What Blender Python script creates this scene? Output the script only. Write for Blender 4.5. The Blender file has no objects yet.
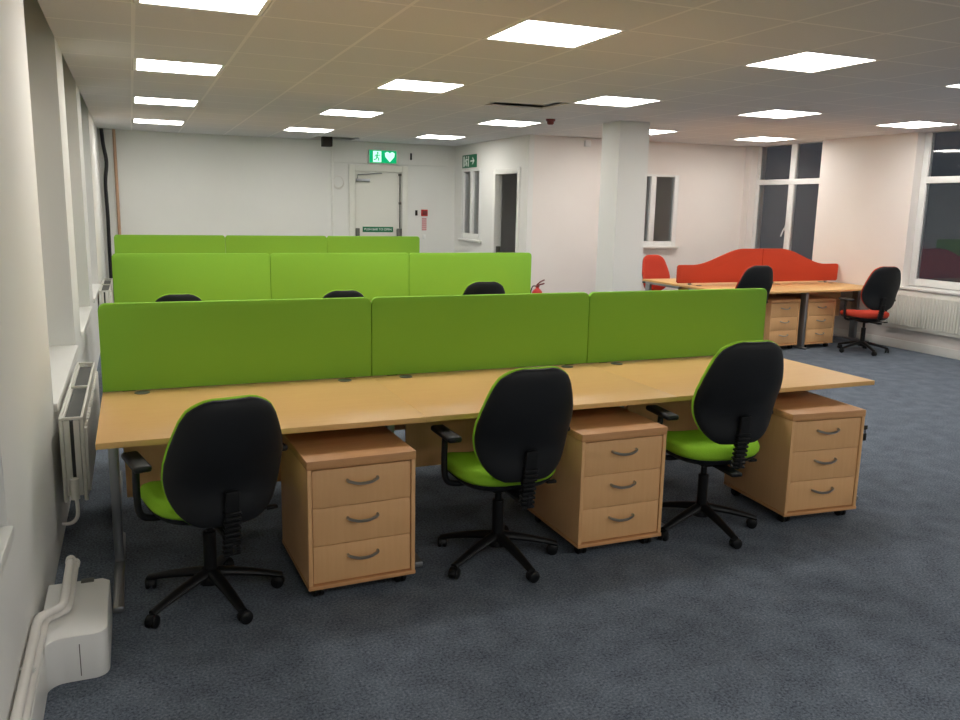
import bpy, bmesh, math, random
from mathutils import Vector, Matrix
random.seed(4)
R = math.radians
S = bpy.context.scene
C = S.collection
H = 2.68                      # ceiling height
PX, PY = 1.97, 2.48           # ceiling light pitch
TX, TY = PX / 3, PY / 4       # ceiling tile
LX0, LY0 = 0.57, 1.20

# ------------------------------------------------------------------ colours and materials
def lin(c):
    return tuple(((v / 255) / 12.92 if v / 255 <= .04045 else ((v / 255 + .055) / 1.055) ** 2.4) for v in c) + (1,)

def mat(name, rgb, rough=.5, metal=0, noise=None, bump=0, bscale=200, stretch=(1, 1, 1), spec=.5, coord='Object'):
    m = bpy.data.materials.new(name); m.use_nodes = True
    nt = m.node_tree; b = nt.nodes['Principled BSDF']
    b.inputs['Base Color'].default_value = lin(rgb)
    b.inputs['Roughness'].default_value = rough
    b.inputs['Metallic'].default_value = metal
    b.inputs['Specular IOR Level'].default_value = spec
    if noise or bump:
        tc = nt.nodes.new('ShaderNodeTexCoord'); mp = nt.nodes.new('ShaderNodeMapping')
        mp.inputs['Scale'].default_value = stretch
        nt.links.new(tc.outputs[coord], mp.inputs['Vector'])
    if noise:
        n = nt.nodes.new('ShaderNodeTexNoise'); n.inputs['Scale'].default_value = noise[0]
        n.inputs['Detail'].default_value = 4
        nt.links.new(mp.outputs[0], n.inputs['Vector'])
        r = nt.nodes.new('ShaderNodeValToRGB')
        r.color_ramp.elements[0].position = .3; r.color_ramp.elements[1].position = .7
        r.color_ramp.elements[0].color = lin(noise[1]); r.color_ramp.elements[1].color = lin(noise[2])
        nt.links.new(n.outputs['Fac'], r.inputs[0]); nt.links.new(r.outputs[0], b.inputs['Base Color'])
    if bump:
        n2 = nt.nodes.new('ShaderNodeTexNoise'); n2.inputs['Scale'].default_value = bscale
        nt.links.new(mp.outputs[0], n2.inputs['Vector'])
        bp = nt.nodes.new('ShaderNodeBump'); bp.inputs['Strength'].default_value = bump
        bp.inputs['Distance'].default_value = .004
        nt.links.new(n2.outputs['Fac'], bp.inputs['Height']); nt.links.new(bp.outputs[0], b.inputs['Normal'])
    return m

M = {}
M['wall'] = mat('wall_paint', (228, 227, 223), .7, noise=(1.2, (226, 225, 221), (230, 229, 225)), bump=.05, bscale=60)
M['wall_warm'] = mat('wall_paint_warm', (232, 226, 221), .7, noise=(1.2, (230, 223, 218), (234, 228, 223)), bump=.05, bscale=60)
M['trim'] = mat('white_gloss_paint', (232, 231, 226), .35)
M['upvc'] = mat('white_window_plastic', (230, 230, 228), .3)
M['radiator'] = mat('radiator_enamel', (222, 220, 210), .35)
M['mesh'] = mat('radiator_fins', (70, 72, 68), .6)
M['pvc'] = mat('white_boxing_plastic', (232, 231, 227), .35)
M['pipe'] = mat('painted_pipe', (224, 220, 214), .4)
M['copper'] = mat('bare_pinkish_pipe', (190, 150, 122), .5)
M['cable'] = mat('black_cable', (22, 20, 26), .55)
M['green'] = mat('green_screen_fabric', (136, 190, 66), .9, noise=(420, (130, 183, 60), (142, 197, 72)), bump=.12, bscale=700, spec=.2)
M['lime'] = mat('lime_seat_fabric', (152, 204, 52), .9, noise=(420, (144, 196, 46), (160, 212, 60)), bump=.15, bscale=600, spec=.2)
M['orange'] = mat('orange_screen_fabric', (200, 72, 48), .9, noise=(420, (194, 66, 43), (206, 78, 53)), bump=.12, bscale=700, spec=.2)
M['redseat'] = mat('red_seat_fabric', (192, 66, 48), .9, noise=(420, (185, 60, 43), (199, 72, 53)), bump=.15, bscale=600, spec=.2)
M['beech'] = mat('beech_laminate', (226, 180, 116), .42, noise=(14, (224, 177, 113), (228, 183, 119)), stretch=(.35, 6, 6), spec=.4)
M['beech_v'] = mat('beech_laminate_upright', (224, 175, 122), .45, noise=(14, (222, 172, 119), (226, 178, 125)), stretch=(6, 6, .35), spec=.4)
M['beech_edge'] = mat('beech_edge_band', (204, 150, 98), .5, noise=(14, (198, 143, 92), (209, 156, 105)), stretch=(.35, 6, 6))
M['silver'] = mat('silver_metal', (150, 152, 155), .35, .8)
M['steel'] = mat('brushed_steel', (178, 176, 172), .28, 1)
M['black'] = mat('black_plastic', (20, 22, 25), .5, bump=.08, bscale=400, spec=.35)
M['black_soft'] = mat('black_castor_plastic', (14, 15, 17), .45, spec=.3)
M['grey_plastic'] = mat('grey_plastic', (98, 98, 92), .5)
M['green_sign'] = mat('green_sign_face', (14, 110, 74), .5)
M['white_sign'] = mat('white_sign_print', (232, 240, 234), .5)
M['red'] = mat('red_gloss', (196, 34, 30), .35)
M['darkred'] = mat('dark_red_plastic', (120, 44, 40), .5)
M['pink'] = mat('pink_notice_print', (205, 150, 150), .7)
M['paper'] = mat('white_paper', (232, 232, 230), .8)
M['dark'] = mat('dark_box_paint', (48, 42, 38), .6)
M['door'] = mat('door_paint', (222, 221, 212), .5)
M['doorgrey'] = mat('dark_trim', (90, 88, 82), .5)

def emis(name, rgb, strength):
    m = bpy.data.materials.new(name); m.use_nodes = True
    nt = m.node_tree; nt.nodes.remove(nt.nodes['Principled BSDF'])
    e = nt.nodes.new('ShaderNodeEmission'); e.inputs[0].default_value = lin(rgb); e.inputs[1].default_value = strength
    nt.links.new(e.outputs[0], nt.nodes['Material Output'].inputs[0])
    return m
LIGHT = 18
M['panel'] = emis('lit_diffuser', (255, 252, 246), LIGHT)
M['exit_green'] = emis('lit_green_sign', (22, 190, 120), .9)
M['exit_white'] = emis('lit_white_print', (190, 255, 225), 1.5)

def glass():
    m = bpy.data.materials.new('dark_window_glass'); m.use_nodes = True
    b = m.node_tree.nodes['Principled BSDF']
    b.inputs['Base Color'].default_value = (.80, .83, .86, 1)
    b.inputs['Roughness'].default_value = .01
    b.inputs['Transmission Weight'].default_value = 1
    b.inputs['IOR'].default_value = 1.5
    return m
M['glass'] = glass()

def carpet():
    m = bpy.data.materials.new('blue_grey_carpet'); m.use_nodes = True
    nt = m.node_tree; b = nt.nodes['Principled BSDF']
    b.inputs['Roughness'].default_value = .95; b.inputs['Specular IOR Level'].default_value = .15
    tc = nt.nodes.new('ShaderNodeTexCoord')
    a = nt.nodes.new('ShaderNodeTexNoise'); a.inputs['Scale'].default_value = 95; a.inputs['Detail'].default_value = 5; a.inputs['Roughness'].default_value = .75
    c = nt.nodes.new('ShaderNodeTexNoise'); c.inputs['Scale'].default_value = 7; c.inputs['Detail'].default_value = 3
    mx = nt.nodes.new('ShaderNodeMath'); mx.operation = 'MULTIPLY_ADD'; mx.inputs[1].default_value = .22
    nt.links.new(tc.outputs['Object'], a.inputs['Vector']); nt.links.new(tc.outputs['Object'], c.inputs['Vector'])
    nt.links.new(c.outputs['Fac'], mx.inputs[0]); nt.links.new(a.outputs['Fac'], mx.inputs[2])
    r = nt.nodes.new('ShaderNodeValToRGB')
    r.color_ramp.elements[0].position = .44; r.color_ramp.elements[0].color = lin((55, 63, 75))
    r.color_ramp.elements[1].position = .80; r.color_ramp.elements[1].color = lin((132, 141, 152))
    nt.links.new(mx.outputs[0], r.inputs[0]); nt.links.new(r.outputs[0], b.inputs['Base Color'])
    bp = nt.nodes.new('ShaderNodeBump'); bp.inputs['Strength'].default_value = .5; bp.inputs['Distance'].default_value = .006
    nt.links.new(a.outputs['Fac'], bp.inputs['Height']); nt.links.new(bp.outputs[0], b.inputs['Normal'])
    return m
M['carpet'] = carpet()

def tiles():
    m = bpy.data.materials.new('ceiling_tile'); m.use_nodes = True
    nt = m.node_tree; b = nt.nodes['Principled BSDF']
    b.inputs['Roughness'].default_value = .9; b.inputs['Specular IOR Level'].default_value = .1
    tc = nt.nodes.new('ShaderNodeTexCoord'); sp = nt.nodes.new('ShaderNodeSeparateXYZ')
    nt.links.new(tc.outputs['Object'], sp.inputs[0])
    def edge(sock, off, p):
        a = nt.nodes.new('ShaderNodeMath'); a.operation = 'SUBTRACT'; a.inputs[1].default_value = off; nt.links.new(sock, a.inputs[0])
        w = nt.nodes.new('ShaderNodeMath'); w.operation = 'PINGPONG'; w.inputs[1].default_value = p / 2; nt.links.new(a.outputs[0], w.inputs[0])
        l = nt.nodes.new('ShaderNodeMath'); l.operation = 'LESS_THAN'; l.inputs[1].default_value = .011; nt.links.new(w.outputs[0], l.inputs[0])
        return l.outputs[0]
    ex = edge(sp.outputs[0], LX0 - TX / 2, TX); ey = edge(sp.outputs[1], LY0 - TY / 2, TY)
    mx = nt.nodes.new('ShaderNodeMath'); mx.operation = 'MAXIMUM'; nt.links.new(ex, mx.inputs[0]); nt.links.new(ey, mx.inputs[1])
    n = nt.nodes.new('ShaderNodeTexNoise'); n.inputs['Scale'].default_value = 60; nt.links.new(tc.outputs['Object'], n.inputs['Vector'])
    r = nt.nodes.new('ShaderNodeValToRGB')
    r.color_ramp.elements[0].color = lin((211, 211, 213)); r.color_ramp.elements[1].color = lin((218, 218, 220))
    nt.links.new(n.outputs['Fac'], r.inputs[0])
    mc = nt.nodes.new('ShaderNodeMix'); mc.data_type = 'RGBA'
    nt.links.new(mx.outputs[0], mc.inputs['Factor']); nt.links.new(r.outputs[0], mc.inputs['A'])
    mc.inputs['B'].default_value = lin((232, 231, 231))
    nt.links.new(mc.outputs['Result'], b.inputs['Base Color'])
    return m
M['tile'] = tiles()

# ------------------------------------------------------------------ mesh building
class MB:
    """collects shapes into one mesh"""
    def __init__(self): self.bm = bmesh.new()
    def merge(self, b, mx=None):
        if mx is not None: b.transform(mx)
        t = bpy.data.meshes.new('t'); b.to_mesh(t); b.free()
        self.bm.from_mesh(t); bpy.data.meshes.remove(t); return self
    def box(self, x0, x1, y0, y1, z0, z1, bev=0, seg=2, mx=None):
        b = bmesh.new(); bmesh.ops.create_cube(b, size=1)
        for v in b.verts:
            v.co = Vector((x0 if v.co.x < 0 else x1, y0 if v.co.y < 0 else y1, z0 if v.co.z < 0 else z1))
        if bev: bmesh.ops.bevel(b, geom=b.edges[:], offset=bev, segments=seg, affect='EDGES', profile=.5)
        return self.merge(b, mx)
    def prism(self, pts, axis, a0, a1, bev=0, mx=None):
        """polygon pts (2D) extruded along axis between a0 and a1"""
        b = bmesh.new()
        def P(p, a): return {'x': (a, p[0], p[1]), 'y': (p[0], a, p[1]), 'z': (p[0], p[1], a)}[axis]
        v0 = [b.verts.new(P(p, a0)) for p in pts]; v1 = [b.verts.new(P(p, a1)) for p in pts]
        n = len(pts)
        b.faces.new(v0); b.faces.new(v1[::-1])
        for i in range(n): b.faces.new((v0[i], v1[i], v1[(i + 1) % n], v0[(i + 1) % n]))
        bmesh.ops.recalc_face_normals(b, faces=b.faces[:])
        if bev:
            cap = [e for e in b.edges if (e.verts[0] in v0 and e.verts[1] in v0) or (e.verts[0] in v1 and e.verts[1] in v1)]
            bmesh.ops.bevel(b, geom=cap, offset=bev, segments=2, affect='EDGES', profile=.5)
        return self.merge(b, mx)
    def tube(self, pts, r, seg=12, mx=None):
        pts = [Vector(p) for p in pts]; rs = r if isinstance(r, (list, tuple)) else [r] * len(pts)
        b = bmesh.new(); rings = []
        prev = None
        for i, p in enumerate(pts):
            d = (pts[min(i + 1, len(pts) - 1)] - pts[max(i - 1, 0)]).normalized()
            if prev is None:
                u = d.orthogonal().normalized()
            else:
                u = (prev - d * prev.dot(d))
                u = u.normalized() if u.length > 1e-5 else d.orthogonal().normalized()
            prev = u; w = d.cross(u)
            rings.append([b.verts.new(p + (u * math.cos(a) + w * math.sin(a)) * rs[i]) for a in [2 * math.pi * k / seg for k in range(seg)]])
        for q in range(len(rings) - 1):
            for k in range(seg):
                b.faces.new((rings[q][k], rings[q][(k + 1) % seg], rings[q + 1][(k + 1) % seg], rings[q + 1][k]))
        b.faces.new(rings[0][::-1]); b.faces.new(rings[-1])
        bmesh.ops.recalc_face_normals(b, faces=b.faces[:])
        return self.merge(b, mx)
    def lathe(self, prof, seg=24, mx=None):
        b = bmesh.new(); rings = []
        for r, z in prof:
            if r < 1e-6: rings.append([b.verts.new((0, 0, z))])
            else: rings.append([b.verts.new((r * math.cos(2 * math.pi * k / seg), r * math.sin(2 * math.pi * k / seg), z)) for k in range(seg)])
        for q in range(len(rings) - 1):
            A, B = rings[q], rings[q + 1]
            for k in range(seg):
                a, c = A[k % len(A)], A[(k + 1) % len(A)]; d, e = B[(k + 1) % len(B)], B[k % len(B)]
                f = [a]
                for v in (c, d, e):
                    if v not in f: f.append(v)
                if len(f) > 2: b.faces.new(f)
        if len(rings[0]) > 1: b.faces.new(rings[0][::-1])
        if len(rings[-1]) > 1: b.faces.new(rings[-1])
        bmesh.ops.recalc_face_normals(b, faces=b.faces[:])
        return self.merge(b, mx)
    def loft(self, rings, mx=None):
        """closed rings of equal length, both ends capped"""
        b = bmesh.new(); vs = [[b.verts.new(p) for p in r] for r in rings]; n = len(vs[0])
        for q in range(len(vs) - 1):
            for k in range(n): b.faces.new((vs[q][k], vs[q][(k + 1) % n], vs[q + 1][(k + 1) % n], vs[q + 1][k]))
        b.faces.new(vs[0][::-1]); b.faces.new(vs[-1])
        bmesh.ops.recalc_face_normals(b, faces=b.faces[:])
        return self.merge(b, mx)
    def build(self, name, m, parent=None, loc=None, smooth=40):
        me = bpy.data.meshes.new(name); self.bm.to_mesh(me); self.bm.free()
        me.materials.append(M[m] if isinstance(m, str) else m)
        if smooth:
            for p in me.polygons: p.use_smooth = True
            me.set_sharp_from_angle(angle=R(smooth))
        o = bpy.data.objects.new(name, me); C.objects.link(o)
        if parent: o.parent = parent
        if loc: o.location = loc
        return o

def smooth_path(pts, n=6):
    pts = [Vector(p) for p in pts]; out = []
    for i in range(len(pts) - 1):
        p0, p1, p2, p3 = pts[max(i - 1, 0)], pts[i], pts[i + 1], pts[min(i + 2, len(pts) - 1)]
        for k in range(n):
            t = k / n
            out.append(.5 * ((2 * p1) + (p2 - p0) * t + (2 * p0 - 5 * p1 + 4 * p2 - p3) * t * t + (3 * p1 - p0 - 3 * p2 + p3) * t ** 3))
    out.append(pts[-1]); return out

def tag(o, label, cat, group=None, kind=None):
    o['label'] = label; o['category'] = cat
    if group: o['group'] = group
    if kind: o['kind'] = kind
    return o
def struct(o, label, cat):
    o['kind'] = 'structure'; o['label'] = label; o['category'] = cat; return o
def empty(name, loc=(0, 0, 0), rz=0):
    o = bpy.data.objects.new(name, None); o.empty_display_size = .1; C.objects.link(o)
    o.location = loc; o.rotation_euler = (0, 0, rz); return o
def copy_tree(o, parent=None):
    c = o.copy(); C.objects.link(c)
    if parent: c.parent = parent
    for ch in list(o.children): copy_tree(ch, c)
    return c
def T(x, y, z): return Matrix.Translation((x, y, z))

# ------------------------------------------------------------------ the setting
XL, XR, YB, YM, YF = -.22, 9.16, 10.3, 7.38, -8.5
XB = 5.38          # side wall of the back area
TOP = 3.0
f = MB().box(XL - .5, XR + .5, YF - .2, YB + .2, -.12, 0).build('floor', 'carpet', smooth=0)
struct(f, 'blue grey speckled office carpet', 'floor')

# ceiling: a grid of tiles, left open at the lights and at two missing tiles
lights = [(i, j) for i in range(5) for j in (-3, -2, 0, 1, 2, 3) if not (j == 3 and i > 2)]
light_cells = {(3 * i, 4 * j) for i, j in lights}
hole_mid, hole_back = (5, 5), (4, 14)
b = bmesh.new()
gx = [XL] + [LX0 - TX / 2 + TX * k for k in range(-1, 15) if XL < LX0 - TX / 2 + TX * k < XR + .3] + [XR + .3]
gy = [YF] + [LY0 - TY / 2 + TY * k for k in range(-20, 16) if YF < LY0 - TY / 2 + TY * k < YB] + [YB]
for xa, xb in zip(gx, gx[1:]):
    for ya, yb in zip(gy, gy[1:]):
        ci = round(((xa + xb) / 2 - LX0) / TX); cj = round(((ya + yb) / 2 - LY0) / TY)
        full = xb - xa > .6 and yb - ya > .6
        if full and ((ci, cj) in light_cells or (ci, cj) in (hole_mid, hole_back)): continue
        b.faces.new([b.verts.new(p) for p in ((xa, ya, H), (xb, ya, H), (xb, yb, H), (xa, yb, H))])
bmesh.ops.remove_doubles(b, verts=b.verts[:], dist=.001)
ext = bmesh.ops.extrude_face_region(b, geom=b.faces[:])
for v in ext['geom']:
    if isinstance(v, bmesh.types.BMVert): v.co.z += .018
bmesh.ops.recalc_face_normals(b, faces=b.faces[:])
mb = MB(); mb.merge(b)
mb.box(XL - .5, XR + .5, YF - .2, YB + .2, TOP, TOP + .1)       # the slab above the void
c = mb.build('ceiling', 'tile', smooth=0)
struct(c, 'suspended ceiling of pale square tiles with flush light panels', 'ceiling')

# left wall with window bays between piers
bays = [(-2.6, -.70), (.95, 2.75), (3.38, 5.0), (5.65, 7.3)]
mb = MB(); y = YF
for a, e in bays:
    mb.box(XL - .4, XL, y, a, 0, TOP)
    mb.box(XL - .4, XL, a, e, 0, .645)
    mb.box(XL - .4, XL - .17, a, e, H + .001, TOP)
    y = e
mb.box(XL - .4, XL, y, YB, 0, TOP)
struct(mb.build('wall_left', 'wall', smooth=0), 'white painted left wall with window bays between piers', 'wall')

def window(n, plane, a, e, z0, z1, inward, mull, transom, label, frame=.055, sill=None, axis='x', handle=None, depth=.06):
    """framed window in the plane x=plane (or y=plane), opening a..e, z0..z1; inward = sign of the room side"""
    root = empty('window_%d' % n, (0, 0, 0)); struct(root, label, 'window')
    def bx(mb, lo, hi, zl, zh, d0, d1, bev=.004):
        p0, p1 = sorted((plane + inward * d0, plane + inward * d1))
        if axis == 'x': mb.box(p0, p1, lo, hi, zl, zh, bev)
        else: mb.box(lo, hi, p0, p1, zl, zh, bev)
    fr = MB()
    bx(fr, a, a + frame, z0, z1, -depth / 2, depth / 2); bx(fr, e - frame, e, z0, z1, -depth / 2, depth / 2)
    bx(fr, a + frame, e - frame, z0, z0 + frame, -depth / 2, depth / 2)
    tf = .005 if z1 >= H else .03
    bx(fr, a + frame, e - frame, z1 - tf, z1, -depth / 2, depth / 2, .001)
    for m_, w_ in mull: bx(fr, m_ - w_ / 2, m_ + w_ / 2, z0 + frame, z1 - tf, -depth / 2, depth / 2 + .004)
    if transom: bx(fr, a + frame, e - frame, transom - .04, transom + .04, -depth / 2, depth / 2 + .006)
    fr.build('window_frame', 'upvc', root)
    hs = [a + frame] + sum([[m_ - w_ / 2, m_ + w_ / 2] for m_, w_ in sorted(mull)], []) + [e - frame]
    vs = [z0 + frame] + ([transom - .04, transom + .04] if transom else []) + [z1 - tf]
    for k in range(0, len(hs), 2):
        for q in range(0, len(vs), 2):
            pn = MB(); bx(pn, hs[k], hs[k + 1], vs[q], vs[q + 1], -.006, .006, 0); pn.build('pane', 'glass', root, smooth=0)
    if sill:
        s = MB(); bx(s, a - sill[2], e + sill[2], sill[0] - .035, sill[0], depth / 2 - .03, sill[1], .006); s.build('window_sill', 'trim', root)
    if handle:
        hy, hz = handle; h = MB()
        bx(h, hy - .014, hy + .014, hz - .04, hz + .04, depth / 2 + .002, depth / 2 + .014)
        p = plane + inward * (depth / 2 + .03)
        if axis == 'x': h.tube([(plane + inward * depth / 2, hy, hz), (p, hy, hz), (p, hy + .02, hz - .03), (p, hy + .06, hz - .12)], .009, 8)
        h.build('window_handle', 'upvc', root)
    return root

for k, (a, e) in enumerate(bays):
    r_ = window(5 + k, XL - .2, a + .003, e - .003, .70, H, 1, [((a + e) / 2, .09)], 2.1,
           ['white framed dark window in the left wall bay nearest the viewer', 'white framed dark window in the left wall bay above the near radiator',
            'white framed dark window in the third left wall bay', 'white framed dark window in the furthest left wall bay'][k])
    s = MB().box(XL - .24, XL + .018, a + .004, e - .004, .648, .69, .006).build('window_sill', 'trim', r_)

# back wall
mb = MB(); DX0, DX1, DZ = 3.56, 4.47, 2.26
mb.box(XL - .4, DX0, YB, YB + .2, 0, TOP).box(DX1, XR + .4, YB, YB + .2, 0, TOP).box(DX0, DX1, YB, YB + .2, DZ, TOP)
mb.box(DX0, DX1, YB + .16, YB + .2, 0, DZ)
struct(mb.build('wall_back', 'wall', smooth=0), 'white painted back wall with the exit door', 'wall')
# side wall of the back area, with a small window and an open doorway
OD0, OD1, ODZ = 7.68, 8.54, 2.19
WB0, WB1 = 9.10, 9.98
mb = MB(); t = .08
mb.box(XB, XB + t, YM, OD0, 0, TOP).box(XB, XB + t, OD0, OD1, ODZ, TOP).box(XB, XB + t, OD1, WB0, 0, TOP)
mb.box(XB, XB + t, WB0, WB1, 0, 1.13).box(XB, XB + t, WB0, WB1, 2.27, TOP).box(XB, XB + t, WB1, YB, 0, TOP)
struct(mb.build('wall_inner', 'wall', smooth=0), 'white inner side wall with small window and open doorway', 'wall')
window(1, XB + .04, WB0, WB1, 1.13, 2.27, -1, [(9.52, .11)], None, 'small white two light window in the inner wall below the green sign', frame=.10, sill=(1.135, .08, .05), depth=.08)
# middle wall with the interior window beside the pillar
WM0, WM1 = 7.10, 7.93
mb = MB()
mb.box(XB + t, WM0, YM, YM + t, 0, TOP).box(WM0, WM1, YM, YM + t, 0, 1.13).box(WM0, WM1, YM, YM + t, 2.20, TOP).box(WM1, XR + .3, YM, YM + t, 0, TOP)
struct(mb.build('wall_middle', 'wall_warm', smooth=0), 'white far wall behind the pillar and the orange screens', 'wall')
window(2, YM + .04, WM0, WM1, 1.13, 2.20, -1, [(7.475, .09)], None, 'white framed window in the far wall right of the pillar', frame=.075, sill=(1.135, .12, .02), axis='y', depth=.10)
# right wall with two recessed window bays
W1a, W1b, W2a, W2b = 5.79, 7.24, 2.35, 4.24
mb = MB()
def rw(a, e, z0=0, z1=TOP): mb.box(XR, XR + .3, a, e, z0, z1)
rw(YF, W2a); rw(W2a, W2b, 0, .755); rw(W2b, W1a); rw(W1a, W1b, 0, .9); rw(W1b, YM + t)
mb.box(XR, XR + .3, YM + t, YB, 0, TOP)
struct(mb.build('wall_right', 'wall_warm', smooth=0), 'warm white right wall with two recessed windows', 'wall')
window(3, XR + .15, W1a + .003, W1b - .003, .9, H, -1, [(6.46, .11)], 2.13, 'tall dark window with centre mullion behind the orange screens', handle=(6.50, 1.44), sill=(.935, .16, 0), frame=.07)
r4 = window(4, XR + .15, W2a + .003, W2b - .003, .80, H, -1, [(3.25, .11)], 2.105, 'large dark window above the right radiator', frame=.09)
MB().box(XR - .10, XR + .19, W2a - .02, W2b + .09, .757, .792, .006).build('window_sill', 'trim', r4)
# front wall behind the viewer
struct(MB().box(XL - .5, XR + .5, YF - .2, YF, 0, TOP).build('wall_front', 'wall', smooth=0), 'white wall behind the viewer', 'wall')
# pillar
struct(MB().box(5.44, 5.845, 5.10, 5.50, 0, H + .01, .004).build('wall_pillar', 'wall', smooth=0), 'square white pillar rising from floor to ceiling', 'pillar')
# skirting boards
for nm, bx_, lb in (('baseboard_right', (XR - .016, XR, YF, YM, .0, .11), 'white skirting board along the right wall'),
                    ('baseboard_middle', (XB + .01, XR - .02, YM - .016, YM, 0, .11), 'white skirting board along the far wall'),
                    ('baseboard_back', (XL, DX0 - .08, YB - .016, YB, 0, .11), 'white skirting board along the back wall')):
    struct(MB().box(*bx_, .003).build(nm, 'trim'), lb, 'skirting board')

# exit door in the back wall
dr = empty('door_1', ((DX0 + DX1) / 2, YB, 0)); struct(dr, 'white fire exit door with push bar in the back wall', 'door')
w = (DX1 - DX0) / 2
mb = MB().box(-w - .05, -w + .05, -.03, .06, 0, DZ + .05, .004).box(w - .05, w + .05, -.03, .06, 0, DZ + .05, .004).box(-w + .05, w - .05, -.03, .06, DZ - .05, DZ + .05, .004)
mb.build('door_frame', 'door', dr)
lf = MB().box(-w + .055, w - .055, 0, .045, .01, DZ - .055, .003).build('door_leaf', 'door', dr)
MB().box(-w + .09, w - .09, -.05, -.015, 1.10, 1.135, .008).box(-w + .06, -w + .12, -.06, -.001, 1.06, 1.28, .008).box(w - .14, w - .06, -.06, -.001, 1.06, 1.28, .008).build('push_bar', 'grey_plastic', dr)
MB().tube([(w - .085, -.018, 1.28), (w - .085, -.018, 2.17)], .011, 8).box(w - .11, w - .06, -.03, -.001, 2.15, 2.19, .004).box(w - .105, w - .065, -.03, -.001, 1.68, 1.72, .004).build('bolt_rod', 'doorgrey', dr)
MB().box(-w + .07, -w + .30, -.05, -.001, 2.04, 2.085, .006).tube([(-w + .09, -.045, 2.09), (-w + .09, -.05, 2.15), (-w + .50, -.05, 2.185)], .008, 8).build('door_closer', 'silver', dr)

def text_mesh(body, size, m, parent, loc, rot, name='lettering'):
    cu = bpy.data.curves.new(name, 'FONT'); cu.body = body; cu.size = size; cu.align_x = 'CENTER'; cu.align_y = 'CENTER'; cu.extrude = .0006
    o = bpy.data.objects.new(name, cu); C.objects.link(o)
    me = bpy.data.meshes.new_from_object(o.evaluated_get(bpy.context.evaluated_depsgraph_get()))
    bpy.data.objects.remove(o); bpy.data.curves.remove(cu)
    me.materials.clear(); me.materials.append(M[m])
    r_ = bpy.data.objects.new(name, me); C.objects.link(r_); r_.parent = parent; r_.location = loc; r_.rotation_euler = rot
    return r_

sg = empty('door_sign', ((DX0 + DX1) / 2 - .01, YB - .001, 1.26)); tag(sg, 'green rectangular sign with white wording on the exit door above the push bar', 'sign')
MB().box(-.265, .265, -.006, 0, -.045, .045, .002).build('plate', 'green_sign', sg)
text_mesh('PUSH BAR TO OPEN', .052, 'white_sign', sg, (.0, -.0068, 0), (R(90), 0, 0))

# doorway in the inner wall
dw = empty('door_2', (XB, (OD0 + OD1) / 2, 0)); struct(dw, 'open doorway to a dark room in the inner wall', 'doorway')
hw_ = (OD1 - OD0) / 2
MB().box(-.02, t + .02, -hw_ - .05, -hw_ + .03, 0, ODZ + .05, .004).box(-.02, t + .02, hw_ - .03, hw_ + .05, 0, ODZ + .05, .004).box(-.02, t + .02, -hw_ + .03, hw_ - .03, ODZ - .03, ODZ + .05, .004).build('door_frame', 'trim', dw)
MB().box(.02, .09, hw_ - .036, hw_ - .03, .93, 1.07, .001).build('strike_plate', 'doorgrey', dw)

# boxed in bulkhead and trunking on the back wall
struct(MB().box(3.25, 5.22, YB - .035, YB, 2.335, H, .004).build('trim_1', 'wall', smooth=0), 'shallow white boxed panel above the exit door', 'bulkhead')
tr = MB().box(3.22, 3.255, YB - .03, YB - .001, .11, H - .002, .004).build('cable_trunking', 'trim'); tag(tr, 'thin white vertical trunking left of the exit door', 'trunking')

# ------------------------------------------------------------------ ceiling lights
names_row = {0: 'front', 1: 'second', 2: 'third', 3: 'back'}
cols = ['leftmost', 'second', 'third', 'fourth', 'rightmost']
proto = empty('ceiling_light')
fr = MB(); hx, hy = TX / 2 - .006, TY / 2 - .006
for q in ((-hx, hx, -hy, -hy + .014), (-hx, hx, hy - .014, hy), (-hx, -hx + .024, -hy + .014, hy - .014), (hx - .024, hx, -hy + .014, hy - .014)):
    fr.box(*q, 0, .03)
fr.box(-hx + .001, hx - .001, -hy + .001, hy - .001, .03, .07)
fr.build('light_frame', 'trim', proto, smooth=0)
MB().box(-hx + .024, hx - .024, -hy + .014, hy - .014, .006, .022).build('diffuser', 'panel', proto, smooth=0)
first = True
for i, j in lights:
    o = proto if first else copy_tree(proto); first = False
    o.location = (LX0 + PX * i, LY0 + PY * j, H)
    vis = (j >= 0 and not (j == 0 and i == 4))
    if vis:
        lab = 'lit square ceiling panel, %s from the front in the %s column of lights' % ({0: 'first', 1: 'second', 2: 'third', 3: 'fourth'}[j], cols[i] if i in (0, 4) else cols[i] + ' from left')
        if (i, j) == (0, 0): lab = 'lit square ceiling panel cut off by the top edge at upper left'
        if (i, j) == (3, 0): lab = 'lit square ceiling panel just cut off by the right edge of the view'
        if (i, j) == (3, 2): lab = 'lit square ceiling panel partly hidden behind the white pillar'
        if (i, j) == (1, 0): lab = 'largest fully visible lit ceiling panel, top centre, nearest the viewer'
        tag(o, lab, 'ceiling light', 'lit ceiling panels')
    else:
        tag(o, 'square lit ceiling panel outside the photograph', 'ceiling light', 'ceiling panels out of view')

# displaced tile and the dark box in the ceiling holes
hx0 = LX0 + TX * hole_mid[0]; hy0 = LY0 + TY * hole_mid[1]
tl = MB().box(-TX / 2 + .01, TX / 2 - .01, -TY / 2 + .01, TY / 2 - .01, 0, .015, .002).build('ceiling_tile', M['tile'], smooth=0)
tl.location = (hx0 - .05, hy0 - .15, H + .0185); tl.rotation_euler = (0, 0, R(-3))
tag(tl, 'displaced ceiling tile pushed up beside its dark opening, left of the pillar', 'ceiling tile')
jb = MB().box(2.99, 3.14, 9.80, 9.95, H - .13, H + .02, .006).build('junction_box', 'dark'); tag(jb, 'small dark box hanging in the ceiling gap by the back wall', 'box')
# support the box from above
MB().tube([(3.06, 9.87, H + .02), (3.06, 9.87, TOP)], .008, 8).build('hanger_rod', 'dark', jb)

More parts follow.
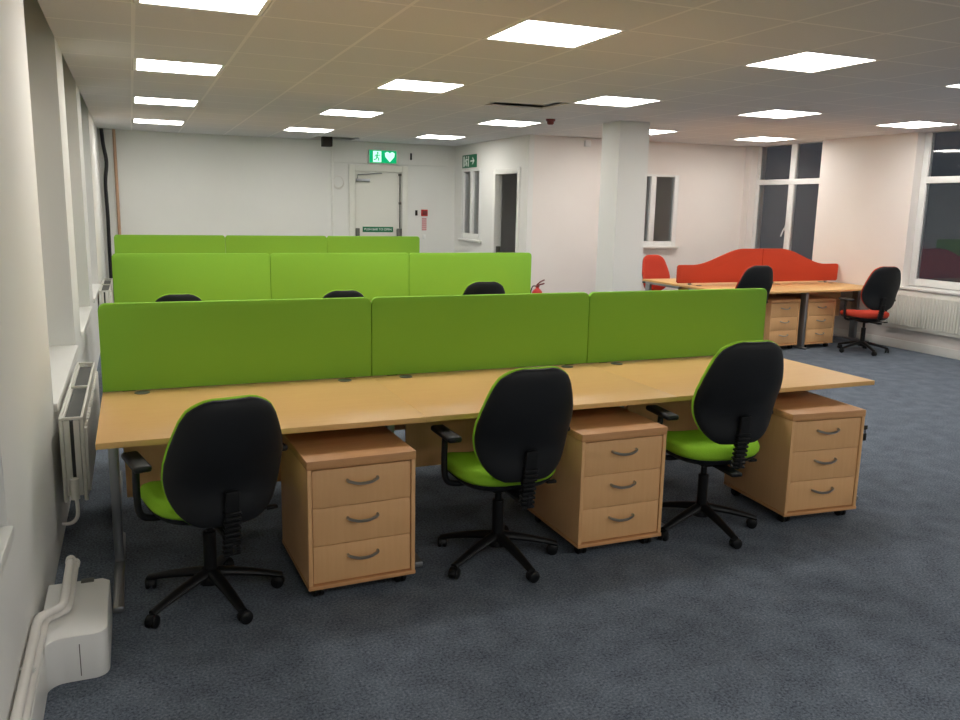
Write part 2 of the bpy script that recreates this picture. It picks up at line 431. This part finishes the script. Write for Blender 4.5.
sm = empty('smoke_detector', (4.70, 5.42, H)); tag(sm, 'small dark red round detector on the ceiling in front of the pillar', 'smoke detector')
MB().lathe([(0, -.0), (.055, 0), (.055, -.022), (.05, -.026), (0, -.026)]).build('base', 'darkred', sm)
MB().lathe([(0, -.026), (.042, -.026), (.040, -.05), (.028, -.062), (0, -.064)]).build('sensor_head', 'darkred', sm)
ws = empty('alarm_sounder', (6.30, YM + .004, 2.60)); tag(ws, 'small white alarm box high on the far wall left of the pillar', 'alarm')
MB().box(-.05, .05, -.05, 0, -.05, .04, .012).build('housing', 'paper', ws)

# ------------------------------------------------------------------ signs and fittings on the back walls
def man(mb, s, x, z, y):
    """simple running figure, facing right"""
    def P(pts, r): mb.tube([(x + a * s, y, z + b_ * s) for a, b_ in pts], r * s, 6)
    mb.lathe([(0, -.06 * s), (.10 * s, 0), (0, .06 * s)], 10, Matrix.Translation((x + .05 * s, y, z + .36 * s)) @ Matrix.Rotation(R(90), 4, 'X'))
    P([(0, .22), (-.04, -.05)], .08); P([(0, .2), (.2, .1), (.3, .18)], .045); P([(0, .2), (-.2, .12), (-.25, -.02)], .045)
    P([(-.02, -.05), (.16, -.18), (.14, -.42)], .055); P([(-.04, -.05), (-.12, -.25), (-.34, -.32)], .055)
ex = empty('exit_sign', (4.07, YB - .035, 2.45)); tag(ex, 'lit green exit sign with running figure and arrow above the exit door', 'sign')
MB().box(-.24, .24, -.05, -.001, -.11, .11, .006).build('housing', 'trim', ex)
MB().box(-.232, .232, -.054, -.0505, -.102, .102).build('lit_face', 'exit_green', ex, smooth=0)
pg = MB(); pg.box(-.17, -.03, -.0565, -.0545, -.088, .088); pg.build('door_symbol', 'exit_white', ex, smooth=0)
mb = MB(); man(mb, .16, -.10, 0, -.058); mb.build('running_figure', 'exit_green', ex)
MB().prism([(.03, .06), (.075, .085), (.115, .06), (.155, .085), (.20, .06), (.19, .0), (.115, -.085), (.04, .0)], 'y', -.0565, -.0545).build('arrow_symbol', 'exit_white', ex, smooth=0)
s2 = empty('direction_sign', (XB, 9.62, 2.405)); s2.rotation_euler = (0, 0, R(-90)); tag(s2, 'unlit green exit sign on the inner wall above the small window', 'sign')
MB().box(-.31, .31, -.012, 0, -.105, .105, .003).build('plate', 'green_sign', s2)
for q in ((-.26, -.20, -.085, .085), (-.05, -.01, -.085, .085)): MB().box(q[0], q[1], -.014, -.0122, q[2], q[3]).build('door_symbol', 'white_sign', s2, smooth=0)
mb = MB(); man(mb, .19, -.12, 0, -.014); mb.build('running_figure', 'white_sign', s2)
MB().prism([(.06, .012), (.17, .012), (.13, .055), (.16, .055), (.235, 0), (.16, -.055), (.13, -.055), (.17, -.012), (.06, -.012)], 'y', -.014, -.0122).build('arrow_symbol', 'white_sign', s2, smooth=0)

cp = empty('fire_call_point', (4.82, YB, 1.55)); tag(cp, 'red square break glass call point right of the exit door', 'call point')
MB().box(-.055, .055, -.045, 0, -.055, .055, .006).build('housing', 'red', cp)
MB().box(-.042, .042, -.048, -.0452, -.036, .036, .001).build('glass_face', 'darkred', cp)
ks = MB().box(4.66, 4.70, YB - .02, YB, 1.50, 1.59, .004).build('wall_switch', 'black'); tag(ks, 'small black device on wall between exit door and red call point', 'switch')
nt_ = empty('fire_notice', (4.825, YB + .002, 1.36)); tag(nt_, 'narrow pink and white notice on wall below the red call point', 'notice')
MB().box(-.05, .05, -.004, 0, -.12, .11, .001).build('sheet', 'paper', nt_)
mb = MB()
for k in range(6): mb.box(-.043, .043, -.0052, -.0042, -.110 + .036 * k, -.078 + .036 * k)
mb.build('printed_bands', 'pink', nt_, smooth=0)
cd = MB().box(4.80, 4.85, YB - .003, YB + .002, 1.10, 1.18, .001).build('small_card', 'paper'); tag(cd, 'tiny white card on wall below the pink notice', 'card')
bk = MB().box(4.555, 4.585, YB - .05, YB - .036, 2.42, 2.53, .003).build('wall_bracket', 'black'); tag(bk, 'small black bracket on the boxed panel right of the lit exit sign', 'bracket')
co = MB()
for rr, dz in ((.085, 0), (.08, .008), (.088, -.006)):
    co.tube([(rr * math.cos(a), -.002 - .0006 * k, dz + rr * 1.2 * math.sin(a)) for k, a in enumerate([2 * math.pi * q / 28 for q in range(29)])][:29], .005, 6)
o = co.build('cable_coil', 'pipe', loc=(3.34, YB - .002, 2.02)); tag(o, 'coil of white cable on wall left of the exit door', 'cable')

# pipe and cable bundle in the back left corner
o = MB().tube([(.0, YB - .04, 0), (.0, YB - .04, H)], .022, 10).build('bare_pipe', 'copper'); tag(o, 'bare pinkish vertical pipe in the back left corner', 'pipe')
pts = smooth_path([(-.165, YB - .09, H), (-.15, YB - .09, 2.45), (-.12, YB - .09, 2.2), (-.15, YB - .1, 1.9), (-.145, YB - .1, 1.4), (-.15, YB - .1, .9), (-.15, YB - .1, .45), (-.15, YB - .1, .0)], 5)
mb = MB()
for dx, dy in ((-.02, 0), (.016, .012), (.0, -.02)): mb.tube([p + Vector((dx * .7, dy * .7, 0)) for p in pts], .013, 8)
o = mb.build('cable_bundle', 'cable'); tag(o, 'thick black cable bundle hanging down the back left corner', 'cable')

# fire extinguisher
fe = empty('fire_extinguisher', (5.475, 7.17, 0)); tag(fe, 'red fire extinguisher with black handle standing at the wall corner', 'fire extinguisher')
MB().lathe([(0, 0), (.07, 0), (.078, .012), (.078, .46), (.07, .50), (.04, .53), (.022, .545), (.022, .56), (0, .56)]).build('cylinder', 'red', fe)
MB().box(-.02, .02, -.03, .03, .56, .585, .004).tube([(0, .02, .58), (.02, -.05, .60), (.05, -.11, .62)], .01, 8).tube([(0, .02, .59), (.02, -.05, .64), (.05, -.11, .67)], .01, 8).build('handle', 'darkred', fe)
MB().tube(smooth_path([(0, .03, .57), (-.06, .04, .56), (-.095, .03, .42), (-.092, .0, .2)]), .009, 8).build('hose', 'black', fe)

# ------------------------------------------------------------------ radiators
def radiator(L, Hh, D, ribs, valve_end):
    """local: x = depth from wall 0..D, y = length 0..L, z from 0..Hh"""
    root = empty('panel_radiator')
    for nm, xa, xb, rs in (('back_panel', .0, .018, 1), ('front_panel', D - .018, D, 1)):
        mb = MB().box(xa, xb, 0, L, 0, Hh, .006)
        if nm == 'front_panel':
            n = ribs; 
            for k in range(n):
                yc = L * (k + .5) / n
                mb.box(xb - .002, xb + .013, yc - L / n * .3, yc + L / n * .3, .045, Hh - .045, .003, 1)
        mb.build(nm, 'radiator', root)
    mb = MB()
    for xa, xb in ((.0, .012), (D - .012, D)): mb.box(xa, xb, .0, L, Hh, Hh + .014, .003)
    n = 2
    for k in range(n + 1):
        yc = .008 + (L - .016) * k / n
        mb.box(.012, D - .012, yc - .007, yc + .007, Hh, Hh + .013, .002)
    mb.build('top_rail', 'radiator', root)
    MB().box(.02, D - .02, .03, L - .03, .05, Hh - .012).build('fins', 'mesh', root, smooth=0)
    for yy, xs in ((0, 0), (0, 1), (L - .012, 0), (L - .012, 1)):
        mb = MB()
        if xs == 0: mb.box(.019, D / 2 - .008, yy, yy + .012, .03, Hh - .003, .002)
        else: mb.box(D / 2 + .008, D - .019, yy, yy + .012, .03, Hh - .003, .002)
        mb.build('end_panel', 'radiator', root)
    s = -1 if valve_end == 0 else 1; y0 = 0 if valve_end == 0 else L
    v = MB().tube([(D / 2, y0 + s * .002, .06), (D / 2, y0 + s * .06, .06)], .014, 10).tube([(D / 2, y0 + s * .045, .03), (D / 2, y0 + s * .045, .13)], .02, 12)
    v.build('valve', 'radiator', root)
    return root, s, y0
def tail(root, pts): MB().tube(smooth_path(pts, 5), .009, 8).build('pipe_tail', 'pipe', root)

r1, s, y0 = radiator(1.46, .40, .105, 22, 0); r1.location = (-.187, .75, .25)
tail(r1, [(.057, -.045, .04), (.057, -.045, -.05), (.03, -.045, -.085), (-.012, -.045, -.085)])
tag(r1, 'white panel radiator on left wall beside the nearest desk row', 'radiator', 'white radiators')
r2, s, y0 = radiator(1.6, .40, .115, 24, 0); r2.location = (-.205, 6.72, .25)
tail(r2, [(.057, -.045, .04), (.057, -.045, -.05), (.03, -.045, -.085), (-.012, -.045, -.085)])
tag(r2, 'white panel radiator on left wall further back beside the rear screens', 'radiator', 'white radiators')
r3, s, y0 = radiator(1.75, .47, .085, 44, 0); r3.location = (XR - .01, 4.37, .265); r3.rotation_euler = (0, 0, R(180))
tail(r3, [(.04, -.05, .04), (.04, -.12, -.01), (.04, -.42, .0), (.04, -.62, .0), (-.005, -.64, .0)])
tag(r3, 'long white ribbed radiator under the right window', 'radiator', 'white radiators')

# ------------------------------------------------------------------ pipes and boxing at lower left
bxg = empty('pipe_boxing', (-.16, -.46, 0)); tag(bxg, 'white plastic pipe boxing with rounded front corner on floor at lower left', 'pipe boxing')
W_, D_ = .182, .47
arc = lambda cx, cy, r, a0, a1, n=6: [(cx + r * math.cos(R(a0 + (a1 - a0) * k / n)), cy + r * math.sin(R(a0 + (a1 - a0) * k / n))) for k in range(n + 1)]
out = arc(W_ - .05, .05, .05, -90, 0, 8) + [(W_, D_ - .03), (W_ - .028, D_), (-.04, D_), (-.04, -.004), (-.0115, -.004), (-.0115, -.055)] + [(.0435 + .055 * math.cos(R(a)), -.055 + .055 * math.sin(R(a))) for a in (165, 150, 135, 120, 105, 90)]
MB().prism(out, 'z', 0, .172, .006).build('cover', 'pvc', bxg)
MB().box(W_ / 2 - .0015, W_ / 2 + .0015, -.0006, .002, .02, .14).build('seam', 'doorgrey', bxg, smooth=0)
MB().box(W_ * .42, W_ * .68, D_ - .03, D_ + .006, .166, .176, .002).build('clip', 'doorgrey', bxg)
struct(MB().box(XL, -.172, YF + .01, -.466, 0, .155, .005).build('baseboard_left', 'trim'), 'low white pipe skirting running along the left wall', 'skirting board')
def pipe(dx, dz, yo):
    p = [(-.197, -.46, .19), (-.196, -.41, .19), (-.188, -.375, .19), (-.165, -.355, .192), (-.148, -.345, .194), (-.130, -.325, .195), (-.124, -.29, .195), (-.123, -.24, .195)]
    q = [(-.197, YF + .02, .19), (-.197, -.5, .19)]
    return [Vector((a + dx, b_ + yo, z + dz)) for a, b_, z in q] + smooth_path([(a + dx, b_ + yo, z + dz) for a, b_, z in p], 4) + [Vector((-.123 + dx, .10 + yo, .195 + dz))]
for dz, yo, dx, lab in ((.034, 0, 0, 'upper of two painted heating pipes with a dogleg along the left wall'), (-.002, .05, .012, 'lower of two painted heating pipes with a dogleg along the left wall')):
    hp = MB().tube(pipe(dx, dz, yo), .0155, 12).build('heating_pipe', 'pipe'); tag(hp, lab, 'pipe', 'heating pipes at lower left')
    e_ = Vector((-.123 + dx, .10 + yo, .195 + dz))
    MB().lathe([(0, 0), (.019, 0), (.019, .03), (0, .03)], 12, Matrix.Translation(e_) @ Matrix.Rotation(R(90), 4, 'X')).build('end_cap', 'pipe', hp)
    MB().box(-.222, -.18, -.72, -.70, .155 + (.05 if dz else .0), .185 + dz, .003).build('pipe_clip', 'trim', hp)

# ------------------------------------------------------------------ desks and screens
DW, DD, TZ = 1.36, .968, .731
def make_desk(w=DW, d=DD, left_leg=True, tz=TZ, front=None, up=.5, foot=.02, panel=.50):
    root = empty('bench_desk')
    g = .0003
    pl = front or [(g, 0), (w - g, 0), (w - g, d), (g, d)]
    MB().prism(pl, 'z', tz - .025, tz, .0008).build('desktop', 'beech', root)
    for xx in ([.045] if left_leg else []) + [w - .024]:
        u_ = up if xx > .1 else .5
        mb = MB().box(xx - .022, xx + .022, foot, d - .10, .0, .03, .008).box(xx - .02, xx + .02, d * u_, d * u_ + .10, .03, tz - .055, .006)
        mb.box(xx - .022, xx + .022, max(.12, foot + .02) if u_ > .2 else d * u_, d - .08, tz - .055, tz - .0255, .004)
        mb.build('leg', 'silver', root)
    MB().box(.09, w - .07, d * panel + .105, d * panel + .123, .30, tz - .03, .002).build('modesty_panel', 'beech_v', root)
    for xx in (.18, w - .165):
        MB().lathe([(0, 0), (.036, 0), (.036, .003), (.03, .004), (0, .003)], 20, T(xx, d - .085, tz + .0002)).build('grommet', 'grey_plastic', root)
    return root
def make_screen(w=DW, z0=.0, z1=.437, rad=.035, th=.032, mt='green'):
    root = empty('desk_screen')
    x0, x1 = .0015, w - .0015
    pl = [(x0, 0), (x1, 0)] + arc(x1 - rad, z1 - rad, rad, 0, 90) + arc(x0 + rad, z1 - rad, rad, 90, 180)
    MB().prism(pl, 'y', 0, th, .005).build('fabric_panel', mt, root)
    mb = MB()
    for xx in (.12, w - .12): mb.box(xx - .03, xx + .03, .006, th - .006, -.003, .03, .001)
    mb.build('bracket', 'black', root)
    return root
desk_l = make_desk(); desk = make_desk(left_leg=False); scr = make_screen()
used = {'l': False, 'd': False, 's': False}
rows = [0, 3.585, 7.22]
row_x = [0, -.005, -.045]
rown = ['nearest', 'second', 'rearmost']
pos = ['left', 'middle', 'right']
for rI, ry in enumerate(rows):
    for k in range(3):
        src, key = (desk_l, 'l') if k == 0 else (desk, 'd')
        o = copy_tree(src) if used[key] else src; used[key] = True
        o.location = (row_x[rI] + k * DW, ry, 0)
        if rI == 0:
            lab = ['beech desk at left end of nearest row, beside the radiator', 'middle beech desk of nearest row, joined to desks both sides', 'beech desk at right end of nearest row, with a bare free corner'][k]
        else:
            lab = 'beech desk carrying the %s green screen of the %s row' % (pos[k], rown[rI])
        tag(o, lab, 'desk', 'beech desks in the green screen rows')
        o = copy_tree(scr) if used['s'] else scr; used['s'] = True
        o.location = (row_x[rI] + k * DW, ry + .935, TZ + .0035); o.scale = (1, 1, (1, 1.07, 1.13)[rI])
        lab = [['wide green desk screen at left end of nearest row, behind the left chair', 'middle green desk screen of nearest row', 'green desk screen at right end of nearest row, beside the right chair'],
               ['left green desk screen of the second row', 'middle green desk screen of the second row', 'right green desk screen of the second row, furthest right end'],
               ['left green desk screen of the rearmost row, by the pink pipe', 'middle green desk screen of the rearmost row', 'right green desk screen of the rearmost row, below the exit door']][rI][k]
        tag(o, lab, 'desk screen', 'green desk screens')

for k in range(3):
    o = copy_tree(desk_l if k == 2 else desk); o.location = ((k + 1) * DW, 2 * DD + .001, 0); o.rotation_euler = (0, 0, math.pi)
    tag(o, 'beech desk on the far side of the %s green screen of nearest row, facing away' % pos[k], 'desk', 'beech desks in the green screen rows')

# ------------------------------------------------------------------ pedestals
PW, PD = .474, .56
def make_pedestal():
    root = empty('drawer_pedestal'); w = PW / 2
    mb = MB().box(-w, -w + .018, 0, PD, .073, .585, .0015).box(w - .018, w, 0, PD, .073, .585, .0015).box(-w + .018, w - .018, PD - .018, PD, .073, .585, .0015)
    mb.build('carcass', 'beech_v', root)
    MB().box(-w - .002, w + .002, -.002, PD, .585, .623, .003).build('top_panel', 'beech_edge', root)
    MB().box(-w - .002, w + .002, -.004, PD, .055, .073, .002).build('base_panel', 'beech_edge', root)
    z = .080
    for k in range(3):
        hgt = .1645
        d = MB().box(-w + .0215, w - .0215, .006, .026, z, z + hgt - .0, .0015).box(-w + .03, w - .03, .026, PD - .05, z + .01, z + hgt - .03).build('drawer', 'beech_v', root)
        hz = z + hgt * .66
        MB().tube(smooth_path([(-.066, .008, hz + .002), (-.062, -.010, hz), (-.03, -.020, hz - .009), (.0, -.022, hz - .011), (.03, -.020, hz - .009), (.062, -.010, hz), (.066, .008, hz + .002)], 4), .0062, 8).build('handle', 'steel', d)
        z += hgt + .0025
    for sx in (-1, 1):
        for yy in (.06, PD - .06):
            mb = MB()
            for dx in (-.013, .013):
                mb.lathe([(0, -.010), (.022, -.010), (.026, -.006), (.026, .006), (.022, .010), (0, .010)], 16, Matrix.Translation((sx * (w - .05) + dx, yy, .026)) @ Matrix.Rotation(R(90), 4, 'Y'))
            mb.box(sx * (w - .05) - .012, sx * (w - .05) + .012, yy - .02, yy + .02, .034, .0555, .003)
            mb.build('caster', 'black_soft', root)
    MB().lathe([(0, 0), (.011, 0), (.011, .006), (0, .006)], 14, Matrix.Translation((w, .022, .515)) @ Matrix.Rotation(R(90), 4, 'Y')).build('lock', 'black', root)
    return root
ped = make_pedestal()
peds = [((1.026, -.150, 0), 2, 'beech three drawer pedestal right of the left green chair'),
        ((2.322, -.150, 0), 0, 'beech three drawer pedestal between middle and right green chairs'),
        ((3.586, -.172, 0), -4.5, 'beech three drawer pedestal with a black key at right end of desk row'),
        ((7.53, 4.47, 0), 3, 'beech pedestal left of the metal leg under the orange screen desk'),
        ((8.112, 4.47, 0), 3, 'beech pedestal right of the metal leg under the orange screen desk')]
for k, (loc, rz, lab) in enumerate(peds):
    o = ped if k == 0 else copy_tree(ped)
    o.location = loc; o.rotation_euler = (0, 0, R(rz)); tag(o, lab, 'drawer pedestal', 'three drawer pedestals')
    if k == 2:
        MB().tube([(PW / 2 + .005, .022, .515), (PW / 2 + .035, .022, .515)], .004, 8).box(PW / 2 + .02, PW / 2 + .045, .019, .025, .503, .527, .003).tube([(PW / 2 + .03, .022, .51), (PW / 2 + .032, .022, .48)], .003, 6).box(PW / 2 + .022, PW / 2 + .042, .018, .026, .44, .482, .004).build('key', 'black', o)

# ------------------------------------------------------------------ chairs
def outline_w(t):
    tab = [(0, .10), (.025, .135), (.07, .168), (.14, .198), (.24, .221), (.36, .232), (.5, .232), (.62, .221), (.74, .203), (.84, .184), (.91, .162), (.955, .134), (.985, .102), (1, .07)]
    for (a, wa), (c_, wc) in zip(tab, tab[1:]):
        if t <= c_: return wa + (wc - wa) * (t - a) / (c_ - a)
    return tab[-1][1]
def lens(hh, grow, front, back, power=2.2):
    """cushion or shell: front/back give depth offsets (y) at the centre, closing at the rim"""
    b = bmesh.new(); NT, NS = 26, 16; F, B = [], []
    for i in range(NT + 1):
        u = i / NT; t_ = .5 - .5 * math.cos(math.pi * u)
        wd = outline_w(t_) + grow; z = t_ * (hh + 2 * grow) - grow
        fr_, br_ = [], []
        for k in range(NS + 1):
            s_ = math.sin(math.pi / 2 * (2 * k / NS - 1))
            e = max(abs(s_), 0) ** 3; ev = abs(2 * t_ - 1) ** 6
            rim = (1 - e) * (1 - ev * .999)
            rim = max(rim, 0) ** .5
            cup = .055 * (s_ * wd / .23) ** 2          # wraps round the sitter's back
            lum = .035 * math.exp(-((t_ - .3) / .22) ** 2)  # lumbar bulge
            base = cup + lum
            fr_.append(b.verts.new((s_ * wd, base + front * (.25 + .75 * rim), z)))
            br_.append(b.verts.new((s_ * wd, base + back * (.25 + .75 * rim), z)))
        F.append(fr_); B.append(br_)
    for i in range(NT):
        for k in range(NS):
            b.faces.new((F[i][k], F[i][k + 1], F[i + 1][k + 1], F[i + 1][k]))
            b.faces.new((B[i][k + 1], B[i][k], B[i + 1][k], B[i + 1][k + 1]))
        b.faces.new((F[i][0], F[i + 1][0], B[i + 1][0], B[i][0])); b.faces.new((F[i][NS], B[i][NS], B[i + 1][NS], F[i + 1][NS]))
    for k in range(NS):
        b.faces.new((F[0][k], B[0][k], B[0][k + 1], F[0][k + 1])); b.faces.new((F[NT][k], F[NT][k + 1], B[NT][k + 1], B[NT][k]))
    bmesh.ops.recalc_face_normals(b, faces=b.faces[:])
    return b
def super_ring(ax, ay, z, cy=0, n=40, p=3.2, sag=0):
    out = []
    for k in range(n):
        a = 2 * math.pi * k / n; c_, s_ = math.cos(a), math.sin(a)
        x = ax * math.copysign(abs(c_) ** (2 / p), c_); y_ = ay * math.copysign(abs(s_) ** (2 / p), s_)
        zz = z - (sag * max(0, y_ / ay) ** 3) + .012 * (x / ax) ** 2
        out.append((x, cy + y_, zz))
    return out
def make_chair(fabric):
    root = empty('office_chair')
    # five star base: every leg and castor a part
    MB().lathe([(0, .075), (.05, .075), (.052, .10), (.04, .125), (.03, .135), (0, .135)], 20).build('base_hub', 'black_soft', root)
    for k in range(5):
        mx = Matrix.Rotation(2 * math.pi * k / 5, 4, 'Z')
        rings = []
        for q in range(9):
            u = q / 8; x = .03 + .27 * u; z = .118 - .040 * u - .022 * u * u; w_ = .030 - .011 * u; h_ = .021 - .008 * u
            rings.append([(x, w_ * math.cos(a), z + h_ * math.sin(a)) for a in [2 * math.pi * m_ / 12 for m_ in range(12)]])
        MB().loft(rings, mx).build('base_leg', 'black_soft', root)
        mb = MB(); cm = mx @ T(.292, 0, 0) @ Matrix.Rotation(R(70 * k + 20), 4, 'Z')
        mb.tube([(0, 0, .03), (0, 0, .066)], .008, 8, cm)
        for s_ in (-1, 1):
            mb.lathe([(0, -.009), (.021, -.009), (.0265, -.005), (.0265, .005), (.021, .009), (0, .009)], 18, cm @ T(.012, s_ * .0135, .0265) @ Matrix.Rotation(R(90), 4, 'X'))
        mb.prism([(.012 + .029 * math.cos(R(a)), .0265 + .029 * math.sin(R(a))) for a in range(0, 181, 20)], 'y', -.012, .012, .002, mx=cm)
        mb.build('caster', 'black_soft', root)
    MB().lathe([(.027, .13), (.027, .30), (.016, .302), (.016, .385), (0, .385)], 18).build('gas_lift', 'black_soft', root)
    MB().box(-.075, .075, -.11, .10, .372, .408, .010).box(-.03, .03, -.30, -.10, .378, .398, .006).build('mechanism', 'black_soft', root)
    MB().tube(smooth_path([(.06, -.02, .385), (.16, -.03, .38), (.24, -.04, .372)]), .006, 8).box(.235, .285, -.055, -.025, .364, .378, .004).build('lever', 'black_soft', root)
    # seat
    cy = .015
    MB().loft([super_ring(.17, .17, .400, cy), super_ring(.215, .21, .410, cy, sag=.01), super_ring(.237, .232, .432, cy, sag=.02), super_ring(.238, .233, .440, cy, sag=.02)]).build('seat_shell', 'black', root)
    MB().loft([super_ring(.236, .231, .440, cy, sag=.02), super_ring(.246, .242, .455, cy, sag=.024), super_ring(.248, .244, .475, cy, sag=.027), super_ring(.240, .236, .494, cy, sag=.03), super_ring(.215, .212, .505, cy, sag=.03), super_ring(.13, .13, .509, cy, sag=.02)]).build('seat_cushion', fabric, root, smooth=60)
    # backrest, leaning back
    lean = T(0, -.285, .50) @ Matrix.Rotation(R(9), 4, 'X')
    bh = .53
    back = empty('backrest', (0, 0, 0)); back.parent = root; 
    bc = MB(); bc.merge(lens(bh, .001, .052, -.004), lean); bc.build('back_cushion', fabric, back, smooth=70)
    bs = MB(); bs.merge(lens(bh, -.001, -.003, -.034), lean); bs.build('back_shell', 'black', back, smooth=70)
    # ribbed J bracket
    mb = MB().box(-.028, .028, -.036, -.012, -.12, .16, .008, mx=lean)
    for k in range(9): mb.box(-.033, .033, -.044, -.008, -.115 + .022 * k, -.103 + .022 * k, .003, 1, mx=lean)
    mb.tube(smooth_path([(0, -.28, .388), (0, -.295, .392), (0, -.30, .41), (0, -.297, .46)]), .018, 8)
    mb.build('back_bracket', 'black_soft', back)
    for s_ in (-1, 1):
        mb = MB().tube(smooth_path([(s_ * .13, .0, .405), (s_ * .22, .0, .405), (s_ * .268, .0, .43), (s_ * .278, .0, .52), (s_ * .275, .0, .64)], 4), .0145, 10)
        mb.build('arm_post', 'black', root)
        MB().box(s_ * .275 - .034, s_ * .275 + .034, -.13, .11, .637, .665, .012, 3).build('armrest', 'black', root)
    return root
gch = make_chair('lime'); rch = make_chair('redseat')
def place(src, first, x, y, rz, star, dback, label, group):
    o = src if first else copy_tree(src)
    o.location = (x, y, 0); o.rotation_euler = (0, 0, R(rz))
    o['star'] = star
    for ch in o.children:
        nm = ch.name.split('.')[0]
        if nm in ('base_leg', 'caster', 'base_hub'): ch.rotation_euler = (0, 0, R(star - rz))
        if nm == 'backrest': ch.location = (0, dback[0], dback[1]); ch.rotation_euler = (R(dback[2]), 0, R(dback[3] if len(dback) > 3 else 0))
    del o['star']
    return tag(o, label, 'chair', group)
G = 'black backed chairs with lime green seats'
place(gch, True, .41, .04, 12, 217, (0, -.075, 0), 'green seated office chair at left end of nearest row, back to viewer', G)
place(gch, False, 1.722, -.005, 1, 206, (0, -.02, 0), 'green seated office chair at middle desk of nearest row', G)
place(gch, False, 2.91, -.01, -6, 195, (0, .045, 0), 'green seated office chair in nearest row beside the right end pedestal', G)
place(gch, False, .46, 3.62, 3, 200, (0, -.055, 0), 'green rimmed chair back peeking over the left nearest green screen', G)
place(gch, False, 1.76, 3.62, 0, 220, (0, -.05, 0), 'green rimmed chair back peeking over the middle nearest green screen', G)
place(gch, False, 3.04, 3.60, -4, 210, (0, .005, 0), 'green rimmed chair back peeking over the nearest screens, furthest right of the three', G)
G2 = 'black backed chairs with red seats'
place(rch, True, 6.63, 4.26, -4, 210, (0, .07, 0), 'black backed chair standing before the orange curved screen, half hidden by green screen', G2)
place(rch, False, 8.44, 4.10, -13, 250, (0, .05, 0), 'red seated black office chair beside the right radiator', G2)
place(rch, False, 7.24, 6.60, 180, 215, (0, .0, 0), 'red fronted chair behind the orange screen desk, facing the viewer', G2)

# ------------------------------------------------------------------ orange screen desks
RX, RY, RW, RT = 6.60, 4.38, 1.268, .742
RD = .92
def red_desk(mir, curve):
    if curve: fr_ = [(.0003, 0), (.4, 0), (.7, .03), (.95, .10), (RW - .0015, .20), (RW - .0015, RD), (.0015, RD)]
    else: fr_ = None
    return make_desk(RW, RD, left_leg=not mir, tz=RT, front=fr_, up=.5 if mir else .08, foot=.24 if curve else .02, panel=.68)
G3 = 'beech desks around the orange screens'
d1 = red_desk(False, False); d1.location = (RX, RY, 0); tag(d1, 'beech desk in front of the left half of the orange screens', 'desk', G3)
d2 = red_desk(True, True); d2.location = (RX + RW, RY, 0); tag(d2, 'beech desk in front of orange screens beside the right wall, curved front', 'desk', G3)
d3 = red_desk(False, False); d3.location = (RX + RW, RY + 2 * RD + .003, 0); d3.rotation_euler = (0, 0, math.pi); tag(d3, 'beech desk behind the orange screens in front of the red chair', 'desk', G3)
d4 = red_desk(True, False); d4.location = (RX + 2 * RW, RY + 2 * RD + .003, 0); d4.rotation_euler = (0, 0, math.pi); tag(d4, 'beech desk behind the orange screens by the tall right window', 'desk', G3)
def wave(mir):
    root = empty('wave_screen'); w = 1.325
    lo, hi = .23, .435; pts = []
    n = 28
    pts += [(.0, 0.02), (.02, 0), (w - .004, 0)]
    top = []
    for k in range(n + 1):
        u = k / n; x = .03 + (w - .034) * u
        s_ = min(max((u - .16) / .62, 0), 1); s_ = s_ * s_ * (3 - 2 * s_)
        top.append((x, lo + (hi - lo) * s_))
    pts += top[::-1] + [(.008, lo - .01), (0, lo - .03)]
    if mir: pts = [(w - a, b_) for a, b_ in pts][::-1]
    MB().prism(pts, 'y', 0, .03, .004).build('fabric_panel', 'orange', root)
    mb = MB()
    for xx in (.2, w - .2): mb.box(xx - .02, xx + .02, .006, .024, -.026, .03, .002)
    mb.build('bracket', 'silver', root)
    return root
SY = RY + RD - .014
w1 = wave(False); w1.location = (RX - .10, SY, RT + .0265); tag(w1, 'left orange wavy topped desk screen, rising to the right', 'desk screen', 'orange wavy screens')
w2 = wave(True); w2.location = (RX - .10 + 1.327, SY, RT + .0265); tag(w2, 'right orange wavy topped desk screen, falling towards the right wall', 'desk screen', 'orange wavy screens')

# ------------------------------------------------------------------ night sky outside, camera, view
wd = bpy.data.worlds.new('night'); S.world = wd; wd.use_nodes = True
bg = wd.node_tree.nodes['Background']; bg.inputs[0].default_value = lin((118, 128, 142)); bg.inputs[1].default_value = .16

cam = bpy.data.cameras.new('camera'); co_ = bpy.data.objects.new('camera', cam); C.objects.link(co_)
cam.sensor_width = 36; cam.lens = 36 * 830.575 / 960; cam.clip_start = .02
yaw, pitch, roll = R(22.671), R(-10.442), R(1.169)
fwd = Vector((math.sin(yaw) * math.cos(pitch), math.cos(yaw) * math.cos(pitch), math.sin(pitch)))
rt = Vector((math.cos(yaw), -math.sin(yaw), 0)); up = rt.cross(fwd)
r2_ = rt * math.cos(roll) + up * math.sin(roll); u2_ = -rt * math.sin(roll) + up * math.cos(roll)
mw = Matrix((r2_, u2_, -fwd)).transposed().to_4x4(); mw.translation = (.175, -3.449, 1.668)
co_.matrix_world = mw
S.camera = co_
S.view_settings.view_transform = 'Standard'; S.view_settings.look = 'None'
S.view_settings.gamma = 1; S.view_settings.use_curve_mapping = False
S.view_settings.exposure = 0
